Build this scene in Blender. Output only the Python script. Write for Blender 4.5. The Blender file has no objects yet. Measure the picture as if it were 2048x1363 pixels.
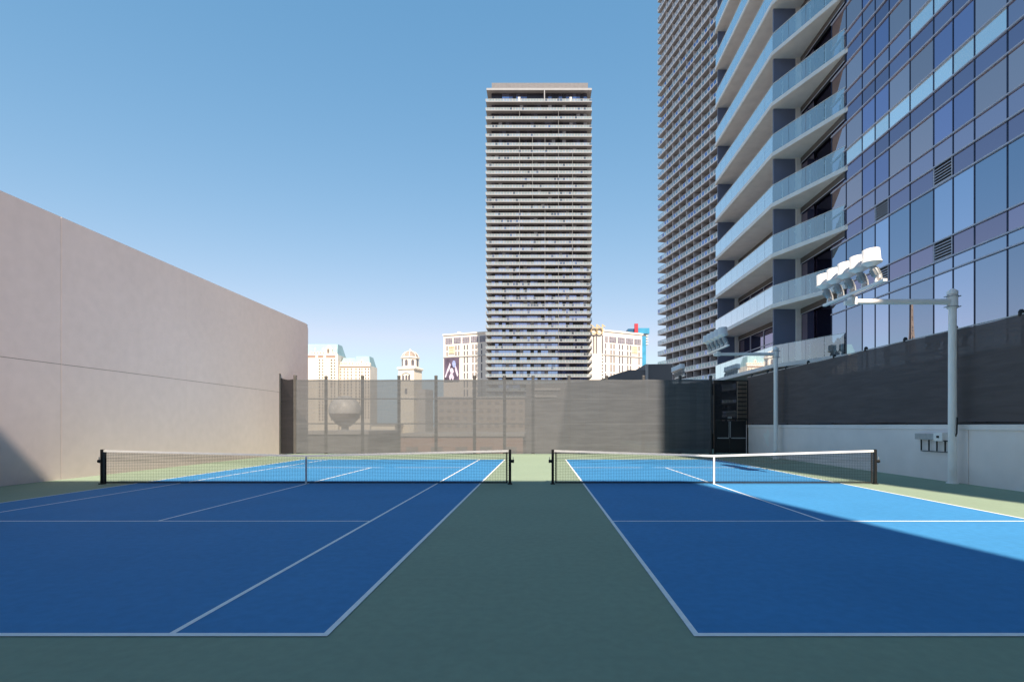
import bpy, math, random
from mathutils import Vector, Matrix

random.seed(7)
S = bpy.context.scene
COL = S.collection
R = math.radians

# ------------------------------------------------------------------ helpers
class MB:
    """collects faces, then links them as one mesh object"""
    def __init__(self):
        self.v = []; self.f = []; self.m = []; self.mats = []; self.smooth = []
    def mi(self, mat):
        if mat not in self.mats: self.mats.append(mat)
        return self.mats.index(mat)
    def add(self, verts, faces, mat, smooth=False):
        b = len(self.v); k = self.mi(mat)
        self.v += [tuple(p) for p in verts]
        for f in faces:
            self.f.append([b + i for i in f]); self.m.append(k); self.smooth.append(smooth)
        return self
    def box(self, x0, x1, y0, y1, z0, z1, mat):
        return self.add([(x0,y0,z0),(x1,y0,z0),(x1,y1,z0),(x0,y1,z0),(x0,y0,z1),(x1,y0,z1),(x1,y1,z1),(x0,y1,z1)],
                 [(3,2,1,0),(4,5,6,7),(0,1,5,4),(1,2,6,5),(2,3,7,6),(3,0,4,7)], mat)
    def prism(self, poly, z0, z1, mat):
        n = len(poly)
        vs = [(x,y,z0) for x,y in poly] + [(x,y,z1) for x,y in poly]
        fs = [tuple(range(n))[::-1], tuple(range(n,2*n))] + [(i,(i+1)%n,n+(i+1)%n,n+i) for i in range(n)]
        return self.add(vs, fs, mat)
    def prism_y(self, poly, y0, y1, mat):          # poly in x,z
        n = len(poly)
        vs = [(x,y0,z) for x,z in poly] + [(x,y1,z) for x,z in poly]
        fs = [tuple(range(n)), tuple(range(n,2*n))[::-1]] + [((i+1)%n,i,n+i,n+(i+1)%n) for i in range(n)]
        return self.add(vs, fs, mat)
    def bar(self, p, q, w, h, mat, up=(0,0,1)):
        p = Vector(p); q = Vector(q); d = (q-p).normalized(); up = Vector(up)
        s = d.cross(up)
        if s.length < 1e-4: s = d.cross(Vector((1,0,0)))
        s.normalize(); t = s.cross(d).normalized()
        vs = []
        for c in (p,q):
            for a,b in ((-1,-1),(1,-1),(1,1),(-1,1)):
                vs.append(c + s*(a*w/2) + t*(b*h/2))
        return self.add(vs, [(3,2,1,0),(4,5,6,7),(0,1,5,4),(1,2,6,5),(2,3,7,6),(3,0,4,7)], mat)
    def lathe(self, p, axis, prof, mat, n=16, smooth=True, cap=True):
        """prof: list of (distance along axis, radius)"""
        p = Vector(p); a = Vector(axis).normalized()
        s = a.orthogonal().normalized(); t = a.cross(s)
        vs = []; fs = []
        for d,r in prof:
            for i in range(n):
                w = 2*math.pi*i/n
                vs.append(p + a*d + s*(r*math.cos(w)) + t*(r*math.sin(w)))
        for k in range(len(prof)-1):
            for i in range(n):
                j = (i+1)%n
                fs.append((k*n+i,k*n+j,(k+1)*n+j,(k+1)*n+i))
        self.add(vs, fs, mat, smooth)
        if cap:
            m = len(prof)-1
            self.add([vs[i] for i in range(n)], [tuple(range(n))[::-1]], mat)
            self.add([vs[m*n+i] for i in range(n)], [tuple(range(n))], mat)
        return self
    def tube(self, pts, r, mat, n=8):
        for a,b in zip(pts[:-1], pts[1:]):
            d = Vector(b)-Vector(a)
            self.lathe(a, d, [(0,r),(d.length,r)], mat, n)
        return self
    def build(self, name, parent=None, bevel=0.0):
        me = bpy.data.meshes.new(name)
        me.from_pydata(self.v, [], self.f)
        for m in self.mats: me.materials.append(m)
        me.polygons.foreach_set('material_index', self.m)
        me.polygons.foreach_set('use_smooth', self.smooth)
        me.update()
        o = bpy.data.objects.new(name, me); COL.objects.link(o)
        if parent is not None: o.parent = parent
        if bevel > 0:
            b = o.modifiers.new('bevel', 'BEVEL'); b.width = bevel; b.segments = 2; b.limit_method = 'ANGLE'
        return o

def tag(o, label=None, cat=None, group=None, kind=None):
    if label: o['label'] = label
    if cat: o['category'] = cat
    if group: o['group'] = group
    if kind: o['kind'] = kind
    return o
def thing(name, label, cat, loc=(0,0,0), rz=0.0, group=None):
    o = bpy.data.objects.new(name, None); COL.objects.link(o)
    o.location = loc; o.rotation_euler = (0,0,rz); o.empty_display_size = 0.3
    return tag(o, label, cat, group)
def copy_tree(o, parent=None):
    c = o.copy(); COL.objects.link(c); c.parent = parent
    for ch in list(o.children): copy_tree(ch, c)
    return c

# ------------------------------------------------------------------ materials
def new_mat(name):
    m = bpy.data.materials.new(name); m.use_nodes = True
    nt = m.node_tree; nt.nodes.clear()
    out = nt.nodes.new('ShaderNodeOutputMaterial')
    return m, nt, out
def solid(name, col, rough=0.6, var=0.0, scale=4.0, metal=0.0, bump=0.0, bscale=60.0, spec=0.4, stretch=None, var2=0.0, scale2=0.4):
    m, nt, out = new_mat(name)
    p = nt.nodes.new('ShaderNodeBsdfPrincipled')
    p.inputs['Base Color'].default_value = (*col,1); p.inputs['Roughness'].default_value = rough
    p.inputs['Metallic'].default_value = metal; p.inputs['Specular IOR Level'].default_value = spec
    nt.links.new(p.outputs[0], out.inputs[0])
    tc = nt.nodes.new('ShaderNodeTexCoord')
    vec = tc.outputs['Object']
    if stretch:
        mp = nt.nodes.new('ShaderNodeMapping'); mp.inputs['Scale'].default_value = stretch
        nt.links.new(vec, mp.inputs[0]); vec = mp.outputs[0]
    if var > 0:
        def fac(sc, amt, det):
            n = nt.nodes.new('ShaderNodeTexNoise'); n.inputs['Scale'].default_value = sc; n.inputs['Detail'].default_value = det
            nt.links.new(vec, n.inputs['Vector'])
            r = nt.nodes.new('ShaderNodeMapRange'); r.inputs[1].default_value = 0.3; r.inputs[2].default_value = 0.7
            r.inputs[3].default_value = 1-amt; r.inputs[4].default_value = 1+amt
            nt.links.new(n.outputs[0], r.inputs[0]); return r.outputs[0]
        f = fac(scale, var, 6)
        if var2 > 0:
            mu = nt.nodes.new('ShaderNodeMath'); mu.operation = 'MULTIPLY'
            nt.links.new(f, mu.inputs[0]); nt.links.new(fac(scale2, var2, 3), mu.inputs[1]); f = mu.outputs[0]
        vm = nt.nodes.new('ShaderNodeVectorMath'); vm.operation = 'SCALE'
        vm.inputs[0].default_value = col
        nt.links.new(f, vm.inputs['Scale']); nt.links.new(vm.outputs[0], p.inputs['Base Color'])
    if bump > 0:
        n = nt.nodes.new('ShaderNodeTexNoise'); n.inputs['Scale'].default_value = bscale; n.inputs['Detail'].default_value = 4
        nt.links.new(vec, n.inputs['Vector'])
        b = nt.nodes.new('ShaderNodeBump'); b.inputs['Strength'].default_value = bump; b.inputs['Distance'].default_value = 0.02
        nt.links.new(n.outputs[0], b.inputs['Height']); nt.links.new(b.outputs[0], p.inputs['Normal'])
    return m
def mirror_glass(name, tint, dark=(0.01,0.012,0.02), dfac=0.12, wav=0.02, wscale=0.5, rough=0.01):
    m, nt, out = new_mat(name)
    g = nt.nodes.new('ShaderNodeBsdfGlossy'); g.inputs['Color'].default_value = (*tint,1); g.inputs['Roughness'].default_value = rough
    oi = nt.nodes.new('ShaderNodeObjectInfo'); mr = nt.nodes.new('ShaderNodeMapRange'); mr.inputs[3].default_value = 0.88; mr.inputs[4].default_value = 1.1
    vs = nt.nodes.new('ShaderNodeVectorMath'); vs.operation = 'SCALE'; vs.inputs[0].default_value = tint
    nt.links.new(oi.outputs['Random'], mr.inputs[0]); nt.links.new(mr.outputs[0], vs.inputs['Scale']); nt.links.new(vs.outputs[0], g.inputs['Color'])
    d = nt.nodes.new('ShaderNodeBsdfDiffuse'); d.inputs['Color'].default_value = (*dark,1)
    mx = nt.nodes.new('ShaderNodeMixShader'); mx.inputs[0].default_value = dfac
    nt.links.new(g.outputs[0], mx.inputs[1]); nt.links.new(d.outputs[0], mx.inputs[2]); nt.links.new(mx.outputs[0], out.inputs[0])
    if wav > 0:
        tc = nt.nodes.new('ShaderNodeTexCoord')
        n = nt.nodes.new('ShaderNodeTexNoise'); n.inputs['Scale'].default_value = wscale; n.inputs['Detail'].default_value = 1
        nt.links.new(tc.outputs['Object'], n.inputs['Vector'])
        b = nt.nodes.new('ShaderNodeBump'); b.inputs['Strength'].default_value = wav; b.inputs['Distance'].default_value = 0.05
        nt.links.new(n.outputs[0], b.inputs['Height']); nt.links.new(b.outputs[0], g.inputs['Normal'])
    return m
def rail_glass(name, tint=(0.72,0.9,0.95), base=0.12, gain=0.85, power=1.5, gl=(0.9,0.97,1.0), rough=0.02, milk=0.0):
    m, nt, out = new_mat(name)
    t = nt.nodes.new('ShaderNodeBsdfTransparent'); t.inputs[0].default_value = (*tint,1)
    g = nt.nodes.new('ShaderNodeBsdfGlossy'); g.inputs['Color'].default_value = (*gl,1); g.inputs['Roughness'].default_value = rough
    lw = nt.nodes.new('ShaderNodeLayerWeight'); lw.inputs[0].default_value = 0.5
    pw = nt.nodes.new('ShaderNodeMath'); pw.operation = 'POWER'; pw.inputs[1].default_value = power
    ma = nt.nodes.new('ShaderNodeMath'); ma.operation = 'MULTIPLY_ADD'; ma.inputs[1].default_value = gain; ma.inputs[2].default_value = base; ma.use_clamp = True
    nt.links.new(lw.outputs['Facing'], pw.inputs[0]); nt.links.new(pw.outputs[0], ma.inputs[0])
    mx = nt.nodes.new('ShaderNodeMixShader'); nt.links.new(ma.outputs[0], mx.inputs[0])
    nt.links.new(t.outputs[0], mx.inputs[1]); nt.links.new(g.outputs[0], mx.inputs[2])
    res = mx.outputs[0]
    if milk > 0:
        d = nt.nodes.new('ShaderNodeBsdfDiffuse'); d.inputs[0].default_value = (0.62,0.76,0.8,1)
        m2 = nt.nodes.new('ShaderNodeMixShader'); m2.inputs[0].default_value = milk
        nt.links.new(res, m2.inputs[1]); nt.links.new(d.outputs[0], m2.inputs[2]); res = m2.outputs[0]
    nt.links.new(res, out.inputs[0])
    return m
def screen_fabric(name, col, opacity, seams=(), wr=0.25):
    """woven windscreen: part see-through, sewn seams at given heights, wrinkles"""
    m, nt, out = new_mat(name)
    tc = nt.nodes.new('ShaderNodeTexCoord')
    mp = nt.nodes.new('ShaderNodeMapping'); mp.inputs['Scale'].default_value = (0.35,0.35,3.0)
    nt.links.new(tc.outputs['Object'], mp.inputs[0])
    n = nt.nodes.new('ShaderNodeTexNoise'); n.inputs['Scale'].default_value = 1.6; n.inputs['Detail'].default_value = 5; n.inputs['Distortion'].default_value = 0.6
    nt.links.new(mp.outputs[0], n.inputs['Vector'])
    r = nt.nodes.new('ShaderNodeMapRange'); r.inputs[1].default_value = 0.3; r.inputs[2].default_value = 0.7
    r.inputs[3].default_value = 1-wr; r.inputs[4].default_value = 1+wr
    nt.links.new(n.outputs[0], r.inputs[0])
    sep = nt.nodes.new('ShaderNodeSeparateXYZ'); nt.links.new(tc.outputs['Object'], sep.inputs[0])
    seam = None
    for z in seams:
        s = nt.nodes.new('ShaderNodeMath'); s.operation = 'SUBTRACT'; s.inputs[1].default_value = z; nt.links.new(sep.outputs[2], s.inputs[0])
        a = nt.nodes.new('ShaderNodeMath'); a.operation = 'ABSOLUTE'; nt.links.new(s.outputs[0], a.inputs[0])
        l = nt.nodes.new('ShaderNodeMath'); l.operation = 'LESS_THAN'; l.inputs[1].default_value = 0.035; nt.links.new(a.outputs[0], l.inputs[0])
        if seam is None: seam = l.outputs[0]
        else:
            mxm = nt.nodes.new('ShaderNodeMath'); mxm.operation = 'MAXIMUM'; nt.links.new(seam, mxm.inputs[0]); nt.links.new(l.outputs[0], mxm.inputs[1]); seam = mxm.outputs[0]
    op = r.outputs[0]
    mu = nt.nodes.new('ShaderNodeMath'); mu.operation = 'MULTIPLY'; mu.inputs[1].default_value = 0.3*opacity; nt.links.new(r.outputs[0], mu.inputs[0])
    ad = nt.nodes.new('ShaderNodeMath'); ad.operation = 'ADD'; ad.inputs[1].default_value = 0.7*opacity; ad.use_clamp = True; nt.links.new(mu.outputs[0], ad.inputs[0])
    op = ad.outputs[0]
    if seam is not None:
        sc = nt.nodes.new('ShaderNodeMath'); sc.operation = 'MULTIPLY_ADD'; sc.inputs[1].default_value = 0.22; sc.use_clamp = True
        nt.links.new(seam, sc.inputs[0]); nt.links.new(op, sc.inputs[2]); op = sc.outputs[0]
    vm = nt.nodes.new('ShaderNodeVectorMath'); vm.operation = 'SCALE'; vm.inputs[0].default_value = col; nt.links.new(r.outputs[0], vm.inputs['Scale'])
    d = nt.nodes.new('ShaderNodeBsdfDiffuse'); nt.links.new(vm.outputs[0], d.inputs[0])
    b = nt.nodes.new('ShaderNodeBump'); b.inputs['Strength'].default_value = 0.25; b.inputs['Distance'].default_value = 0.05
    nt.links.new(n.outputs[0], b.inputs['Height']); nt.links.new(b.outputs[0], d.inputs['Normal'])
    tr = nt.nodes.new('ShaderNodeBsdfTransparent')
    mx = nt.nodes.new('ShaderNodeMixShader'); nt.links.new(op, mx.inputs[0]); nt.links.new(tr.outputs[0], mx.inputs[1]); nt.links.new(d.outputs[0], mx.inputs[2])
    nt.links.new(mx.outputs[0], out.inputs[0])
    return m

M = {}
M['green']   = solid('green_acrylic', (0.27,0.345,0.255), 0.75, 0.05, 9.0, bump=0.2, bscale=220, spec=0.2, var2=0.035, scale2=0.5)
M['blue']    = solid('blue_acrylic', (0.055,0.25,0.515), 0.75, 0.06, 8.0, bump=0.2, bscale=220, spec=0.2, var2=0.04, scale2=0.6)
M['line']    = solid('white_line_paint', (0.93,0.93,0.93), 0.7, 0.06, 8.0)
M['city']    = solid('city_ground', (0.34,0.31,0.28), 0.9, 0.3, 0.05)
M['wall']    = solid('beige_stucco', (0.83,0.70,0.685), 0.9, 0.03, 2.6, bump=0.35, bscale=35, spec=0.15, var2=0.025, scale2=0.25)
M['joint']   = solid('joint_sealant', (0.16,0.12,0.10), 0.9)
M['lowwall'] = solid('white_grey_wall_paint', (0.90,0.80,0.765), 0.85, 0.04, 1.2, bump=0.2, bscale=40, spec=0.15, var2=0.04, scale2=0.4)
M['patch']   = solid('fresh_paint_patch', (0.92,0.88,0.84), 0.85, 0.03, 3)
M['black']   = solid('black_paint', (0.012,0.012,0.013), 0.45, 0.2, 8)
M['dkpost']  = solid('dark_grey_post', (0.085,0.08,0.078), 0.5, 0.15, 5)
M['mesh']    = solid('black_net_cord', (0.014,0.014,0.016), 0.8)
M['tape']    = solid('white_vinyl_tape', (0.78,0.78,0.78), 0.6, 0.05, 6)
M['screen']  = screen_fabric('screen_sunside', (0.118,0.123,0.134), 0.855, (1.95,3.55), 0.09)
M['screen2'] = screen_fabric('screen_charcoal', (0.135,0.11,0.108), 0.97, (), 0.08)
M['screen3'] = screen_fabric('screen_shade_tone', (0.035,0.033,0.037), 0.95, (1.95,3.55), 0.15)  # unlit screen fabric, its shade put into a darker colour
M['whitemetal'] = solid('white_powdercoat', (0.92,0.87,0.835), 0.4, 0.04, 3)
M['greymetal'] = solid('galvanised', (0.42,0.43,0.44), 0.45, 0.12, 8, metal=0.3)
M['alum']    = solid('aluminium_mullion', (0.53,0.52,0.60), 0.45, 0.05, 3)
M['dkmull']  = solid('dark_mullion', (0.03,0.045,0.10), 0.4)
M['concrete']= solid('balcony_concrete', (0.90,0.83,0.76), 0.85, 0.06, 1.5, bump=0.1, bscale=20, spec=0.2)
M['slabedge']= solid('painted_slab_edge', (0.80,0.79,0.77), 0.7, 0.05, 2)
M['divider'] = solid('slate_blue_panel', (0.17,0.19,0.27), 0.5, 0.05, 1)
M['bulk']    = solid('brown_bulkhead', (0.12,0.10,0.09), 0.7)
M['darkdoor']= mirror_glass('dark_door_glass', (0.10,0.09,0.14), (0.008,0.006,0.01), 0.4)
M['gA']  = mirror_glass('glass_grey', (0.68,0.52,0.53))
M['gA2'] = mirror_glass('podium_glass_grey', (0.38,0.44,0.55))
M['gB2'] = mirror_glass('podium_glass_blue', (0.54,0.60,0.75))
M['gB']  = mirror_glass('glass_blue', (0.46,0.43,0.61))
M['gS']  = mirror_glass('spandrel_purple', (0.57,0.47,0.55))
M['gD']  = mirror_glass('spandrel_indigo', (0.41,0.35,0.45))
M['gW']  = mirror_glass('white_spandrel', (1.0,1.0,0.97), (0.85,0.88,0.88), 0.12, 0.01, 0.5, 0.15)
M['rail']= rail_glass('balcony_glass', (0.66,0.86,0.90), 0.17, 1.35, 1.5, (1.0,1.0,0.99), milk=0.10)
M['tglassA'] = mirror_glass('tower_glass_dark', (0.30,0.30,0.42), (0.03,0.028,0.035), 0.35)
M['tglassB'] = mirror_glass('tower_glass_blue', (0.42,0.46,0.66), (0.03,0.03,0.05), 0.2)
M['tglassC'] = solid('curtain_behind_glass', (0.34,0.33,0.36), 0.3, 0.2, 0.3)
M['tglassD'] = solid('dark_room_glass', (0.035,0.032,0.042), 0.2, 0.2, 0.3)
M['tslab']  = solid('tower_slab', (0.26,0.25,0.25), 0.85, 0.06, 0.4)
M['tfascia'] = solid('tower_fascia', (0.28,0.285,0.305), 0.7, 0.05, 0.4)
M['tslab2'] = solid('grey_tower_slab', (0.29,0.285,0.30), 0.85, 0.06, 0.4)
M['tfascia2'] = solid('grey_tower_fascia', (0.50,0.52,0.57), 0.6, 0.05, 0.4)
M['twall2'] = solid('mauve_wall', (0.55,0.515,0.53), 0.8, 0.1, 0.3)
M['tfin']   = solid('tower_fin', (0.22,0.215,0.22), 0.8, 0.1, 0.4)
M['trailA'] = rail_glass('tower_rail_pale', (0.6,0.62,0.66), 0.08, 0.4, 1.5, milk=0.30)
M['trailB'] = rail_glass('tower_rail_clear', (0.5,0.56,0.62), 0.15, 0.5, 1.5, milk=0.08)
M['trailM'] = solid('tower_rail_metal', (0.36,0.37,0.40), 0.4, 0.1, 0.5, metal=0.3)
M['pent']   = solid('penthouse_cladding', (0.155,0.15,0.163), 0.7, 0.12, 0.6, stretch=(1,1,4))
M['cream']  = solid('cream_hotel_wall', (0.72,0.655,0.60), 0.9, 0.05, 0.1)
M['cream2'] = solid('ivory_trim', (0.80,0.745,0.67), 0.85, 0.05, 0.1)
M['cwin']   = solid('dark_hotel_window', (0.13,0.12,0.14), 0.3, 0.3, 0.5)
M['cwin2']  = solid('lavender_hotel_window', (0.20,0.18,0.24), 0.3, 0.4, 0.8)
M['gold']   = solid('gold_sign', (0.62,0.47,0.27), 0.4, metal=0.2)
M['parch']  = solid('parchment_sign', (0.66,0.58,0.44), 0.6)
M['teal']   = solid('verdigris_roof', (0.27,0.40,0.43), 0.7, 0.08, 0.15)
M['sand']   = solid('warm_limestone', (0.75,0.67,0.57), 0.9, 0.06, 0.08)
M['sandlt'] = solid('pale_limestone', (0.80,0.73,0.62), 0.9, 0.05, 0.1)
M['rose']   = solid('rose_band', (0.42,0.27,0.22), 0.9)
M['swin']   = solid('brown_hotel_window', (0.19,0.15,0.13), 0.4, 0.3, 0.4)  # brown window colour, mottled at random
M['dome']   = solid('brown_dome_tiles', (0.30,0.24,0.21), 0.7, 0.3, 1.2)
M['tealglass'] = solid('turquoise_facade', (0.05,0.27,0.44), 0.3, 0.2, 0.15)
M['tealdk'] = solid('deep_blue_facade', (0.025,0.10,0.20), 0.3, 0.2, 0.2)
M['red']    = solid('red_sign', (0.42,0.03,0.05), 0.5)
M['grey']   = solid('grey_annex', (0.16,0.155,0.16), 0.85, 0.08, 0.2)
M['greylt'] = solid('pale_grey_annex', (0.42,0.40,0.39), 0.85, 0.08, 0.2)
M['bbdark'] = solid('billboard_violet', (0.10,0.075,0.115), 0.6, 0.5, 0.25)
M['bblight']= solid('billboard_pale', (0.62,0.55,0.66), 0.6, 0.3, 0.4)
M['bbblue'] = solid('billboard_blue', (0.30,0.36,0.62), 0.6, 0.3, 0.4)
M['rust']   = solid('rust_iron', (0.46,0.33,0.25), 0.8, 0.2, 0.3)
M['balloonA'] = solid('balloon_blue', (0.60,0.57,0.54), 0.4, 0.3, 0.3)
M['balloonB'] = solid('balloon_rust', (0.30,0.25,0.22), 0.4, 0.2, 0.3)
M['brownstone'] = solid('brown_grey_wall', (0.34,0.29,0.26), 0.8, 0.06, 0.1)
M['brownwin'] = solid('brown_grey_window', (0.24,0.21,0.20), 0.5)
M['tan']    = solid('tan_louvre', (0.33,0.24,0.17), 0.7)
M['leaf']   = solid('dark_leaf', (0.025,0.045,0.02), 0.6, 0.4, 20)
M['pot']    = solid('dark_pot', (0.05,0.05,0.05), 0.5)
M['caster'] = solid('pale_plaster', (0.62,0.58,0.54), 0.9, 0.06, 0.5)

# ------------------------------------------------------------------ camera, world, sun
F = 1050.0; CH = 1.844
cam = bpy.data.cameras.new('camera'); co = bpy.data.objects.new('camera', cam); COL.objects.link(co)
co.location = (0,0,CH); co.rotation_euler = (R(90),0,0)
cam.sensor_width = 36.0; cam.lens = 36.0*F/2048
cam.shift_x = -(1080-1024)/2048; cam.shift_y = (850-681.5)/2048
cam.clip_start = 0.1; cam.clip_end = 8000
S.camera = co

TRAVEL = Vector((-0.17, 1.0, -1.07)).normalized()
EL = math.asin(-TRAVEL.z)
sun = bpy.data.lights.new('sun', 'SUN'); so = bpy.data.objects.new('sun', sun); COL.objects.link(so)
so.rotation_euler = TRAVEL.to_track_quat('-Z','Y').to_euler()
sun.energy = 4.6; sun.angle = R(0.53); sun.color = (1.0,0.86,0.69)
so.location = (20,-60,70)
w = bpy.data.worlds.new('World'); S.world = w; w.use_nodes = True
nt = w.node_tree; bg = nt.nodes['Background']
sky = nt.nodes.new('ShaderNodeTexSky'); sky.sky_type = 'NISHITA'; sky.sun_disc = False
sky.sun_elevation = EL
sky.sun_rotation = math.atan2(-TRAVEL.x, -TRAVEL.y)
sky.air_density = 1.0; sky.dust_density = 0.0; sky.ozone_density = 1.0; sky.altitude = 0
# a clear, evenly bright desert sky: per-channel gain and contrast of the sky model
sp = nt.nodes.new('ShaderNodeSeparateColor'); cb = nt.nodes.new('ShaderNodeCombineColor')
nt.links.new(sky.outputs[0], sp.inputs[0])
for ch,(p_, a_) in enumerate(((1.03,1.60),(0.6,0.985),(0.45,0.985))):
    m1 = nt.nodes.new('ShaderNodeMath'); m1.operation = 'MULTIPLY'; m1.inputs[1].default_value = 0.1
    m2 = nt.nodes.new('ShaderNodeMath'); m2.operation = 'POWER'; m2.inputs[1].default_value = p_
    m3 = nt.nodes.new('ShaderNodeMath'); m3.operation = 'MULTIPLY'; m3.inputs[1].default_value = a_*10
    nt.links.new(sp.outputs[ch], m1.inputs[0]); nt.links.new(m1.outputs[0], m2.inputs[0]); nt.links.new(m2.outputs[0], m3.inputs[0])
    chan = m3.outputs[0]; chans = globals().setdefault('chans', []); chans.append(chan)
for ch, lim in ((0,0.69),(1,0.885)):      # keep the band above the horizon a clear pale blue
    mm = nt.nodes.new('ShaderNodeMath'); mm.operation = 'MULTIPLY'; mm.inputs[1].default_value = lim
    mn = nt.nodes.new('ShaderNodeMath'); mn.operation = 'MINIMUM'
    nt.links.new(chans[2], mm.inputs[0]); nt.links.new(chans[ch], mn.inputs[0]); nt.links.new(mm.outputs[0], mn.inputs[1])
    nt.links.new(mn.outputs[0], cb.inputs[ch])
nt.links.new(chans[2], cb.inputs[2])
nt.links.new(cb.outputs[0], bg.inputs[0])
EXPO = 0.95
bg.inputs[1].default_value = 0.115/2**EXPO
S.view_settings.view_transform = 'Standard'; S.view_settings.look = 'None'; S.view_settings.gamma = 1
S.view_settings.exposure = EXPO
try:
    S.cycles.max_bounces = 10; S.cycles.transparent_max_bounces = 24; S.cycles.use_denoising = True
    S.cycles.sample_clamp_indirect = 8
except Exception: pass

# ------------------------------------------------------------------ ground
b = MB(); b.box(-4000,4000,-3000,6000,-16.5,-16,M['city']); tag(b.build('city_ground'), kind='structure')
b = MB(); b.prism([(-60,-90),(90,-90),(90,62),(9.5,62),(9.5,34.6),(-60,34.6)], -0.5, 0, M['green'])
tag(b.build('court_deck'), kind='structure')
Y0, Y1, YN = 4.6, 4.6+23.77, 4.6+11.885
def court(cx, half_out, half_sing):
    c = MB(); z = 0.004
    c.add([(cx-half_out,Y0,z),(cx+half_out,Y0,z),(cx+half_out,Y1,z),(cx-half_out,Y1,z)], [(0,1,2,3)], M['blue'])
    o = tag(c.build('tennis_court'), kind='structure')
    z = 0.008; lw = 0.056
    def line(name, x0,x1,y0,y1):
        l = MB(); l.add([(x0,y0,z),(x1,y0,z),(x1,y1,z),(x0,y1,z)], [(0,1,2,3)], M['line']); l.build(name, o)
    line('baseline', cx-half_out, cx+half_out, Y0-0.02, Y0+0.05)
    line('baseline', cx-half_out, cx+half_out, Y1-0.05, Y1+0.02)
    a, e = Y0+0.05, Y1-0.05
    for s in (-1,1):
        x = cx+s*half_out; line('sideline', min(x,x-s*lw), max(x,x-s*lw), a, e)
        if half_sing < half_out - 0.1:
            x = cx+s*half_sing; line('singles_sideline', min(x,x-s*lw), max(x,x-s*lw), a, e)
    h = half_sing-lw
    for y in (YN-6.4, YN+6.4): line('service_line', cx-h, cx+h, y-lw/2, y+lw/2)
    line('centre_line', cx-lw/2, cx+lw/2, YN-6.4+lw/2, YN+6.4-lw/2)
LCX = -7.342; RCX = 1.345+4.115
court(LCX, 5.485, 4.115)
court(RCX, 4.115, 4.115)

# ------------------------------------------------------------------ nets
def net(cx, hw, label):
    t = thing('tennis_net', label, 'tennis net', (cx,YN,0), 0, 'tennis nets across the two courts')
    H1, H0 = 1.07, 0.914
    def top(x): return H0 + (H1-H0)*abs(x)/hw
    for s in (-1,1):
        p = MB(); x = s*hw
        p.box(x-0.04,x+0.04,-0.04,0.04,0,1.09,M['black'])
        o = p.build('post', t, 0.006)
        q = MB(); q.box(x-0.07,x+0.07,-0.07,0.07,0,0.035,M['black']); q.build('base_plate', o)
        q = MB(); q.lathe((x+s*0.04,0,0.72),(s,0,0),[(0,0.05),(0.09,0.05)],M['black'],12); q.bar((x+s*0.10,0,0.66),(x+s*0.10,0,0.85),0.02,0.02,M['greymetal']); q.build('winder', o)
    x0 = hw-0.10
    m = MB()
    n = int(2*x0/0.05); th = 0.0027
    for i in range(n+1):
        x = -x0 + 2*x0*i/n
        m.add([(x-th,0,0.07),(x+th,0,0.07),(x+th,0,top(x)-0.05),(x-th,0,top(x)-0.05)], [(0,1,2,3)], M['mesh'])
        m.add([(x,-th,0.07),(x,th,0.07),(x,th,top(x)-0.05),(x,-th,top(x)-0.05)], [(0,1,2,3)], M['mesh'])
    rows = 19
    for k in range(rows+1):
        f = k/rows
        for sgn in (-1,1):
            za = 0.07+(top(0)-0.05-0.07)*f; zb = 0.07+(top(x0)-0.05-0.07)*f
            m.bar((0,0,za),(sgn*x0,0,zb),2*th,2*th,M['mesh'])
    # double-braided upper rows
    for k in range(7):
        for sgn in (-1,1):
            za = top(0)-0.05-0.045*k; zb = top(x0)-0.05-0.045*k
            m.bar((0,0.006,za-0.012),(sgn*x0,0.006,zb-0.012),2*th,2*th,M['mesh'])
    m.build('net_mesh', t)
    tp = MB()
    for s in (-1,1):
        a, c = (0,top(0)), (s*(hw-0.045),top(hw))
        xs = sorted([a,c])
        tp.add([(xs[0][0],-0.012,xs[0][1]-0.062),(xs[1][0],-0.012,xs[1][1]-0.062),(xs[1][0],-0.012,xs[1][1]),(xs[0][0],-0.012,xs[0][1]),
                (xs[0][0],0.012,xs[0][1]-0.062),(xs[1][0],0.012,xs[1][1]-0.062),(xs[1][0],0.012,xs[1][1]),(xs[0][0],0.012,xs[0][1])],
               [(0,1,2,3),(7,6,5,4),(3,2,6,7),(0,4,5,1)], M['tape'])
    tp.build('headband', t)
    q = MB(); q.box(-0.027,0.027,-0.018,0.018,0.01,top(0)+0.004,M['tape']); q.build('centre_strap', t)
    q = MB(); q.box(-x0,x0,-0.008,0.008,0.03,0.07,M['mesh']); q.build('bottom_band', t)
    for s in (-1,1):
        q = MB(); q.box(s*x0-0.022,s*x0+0.022,-0.01,0.01,0.03,top(x0)-0.03,M['mesh'])
        for k in range(12):
            z = 0.1+0.078*k
            q.bar((s*x0,0,z),(s*(hw-0.04),0,z+0.03),0.006,0.006,M['mesh'])
        q.build('side_band', t)
net(LCX, 6.399, 'black tennis net across the left court, its headband dim in shade')
net(RCX, 5.06, 'tennis net across the right court, its headband and strap bright white in the sun')

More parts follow.
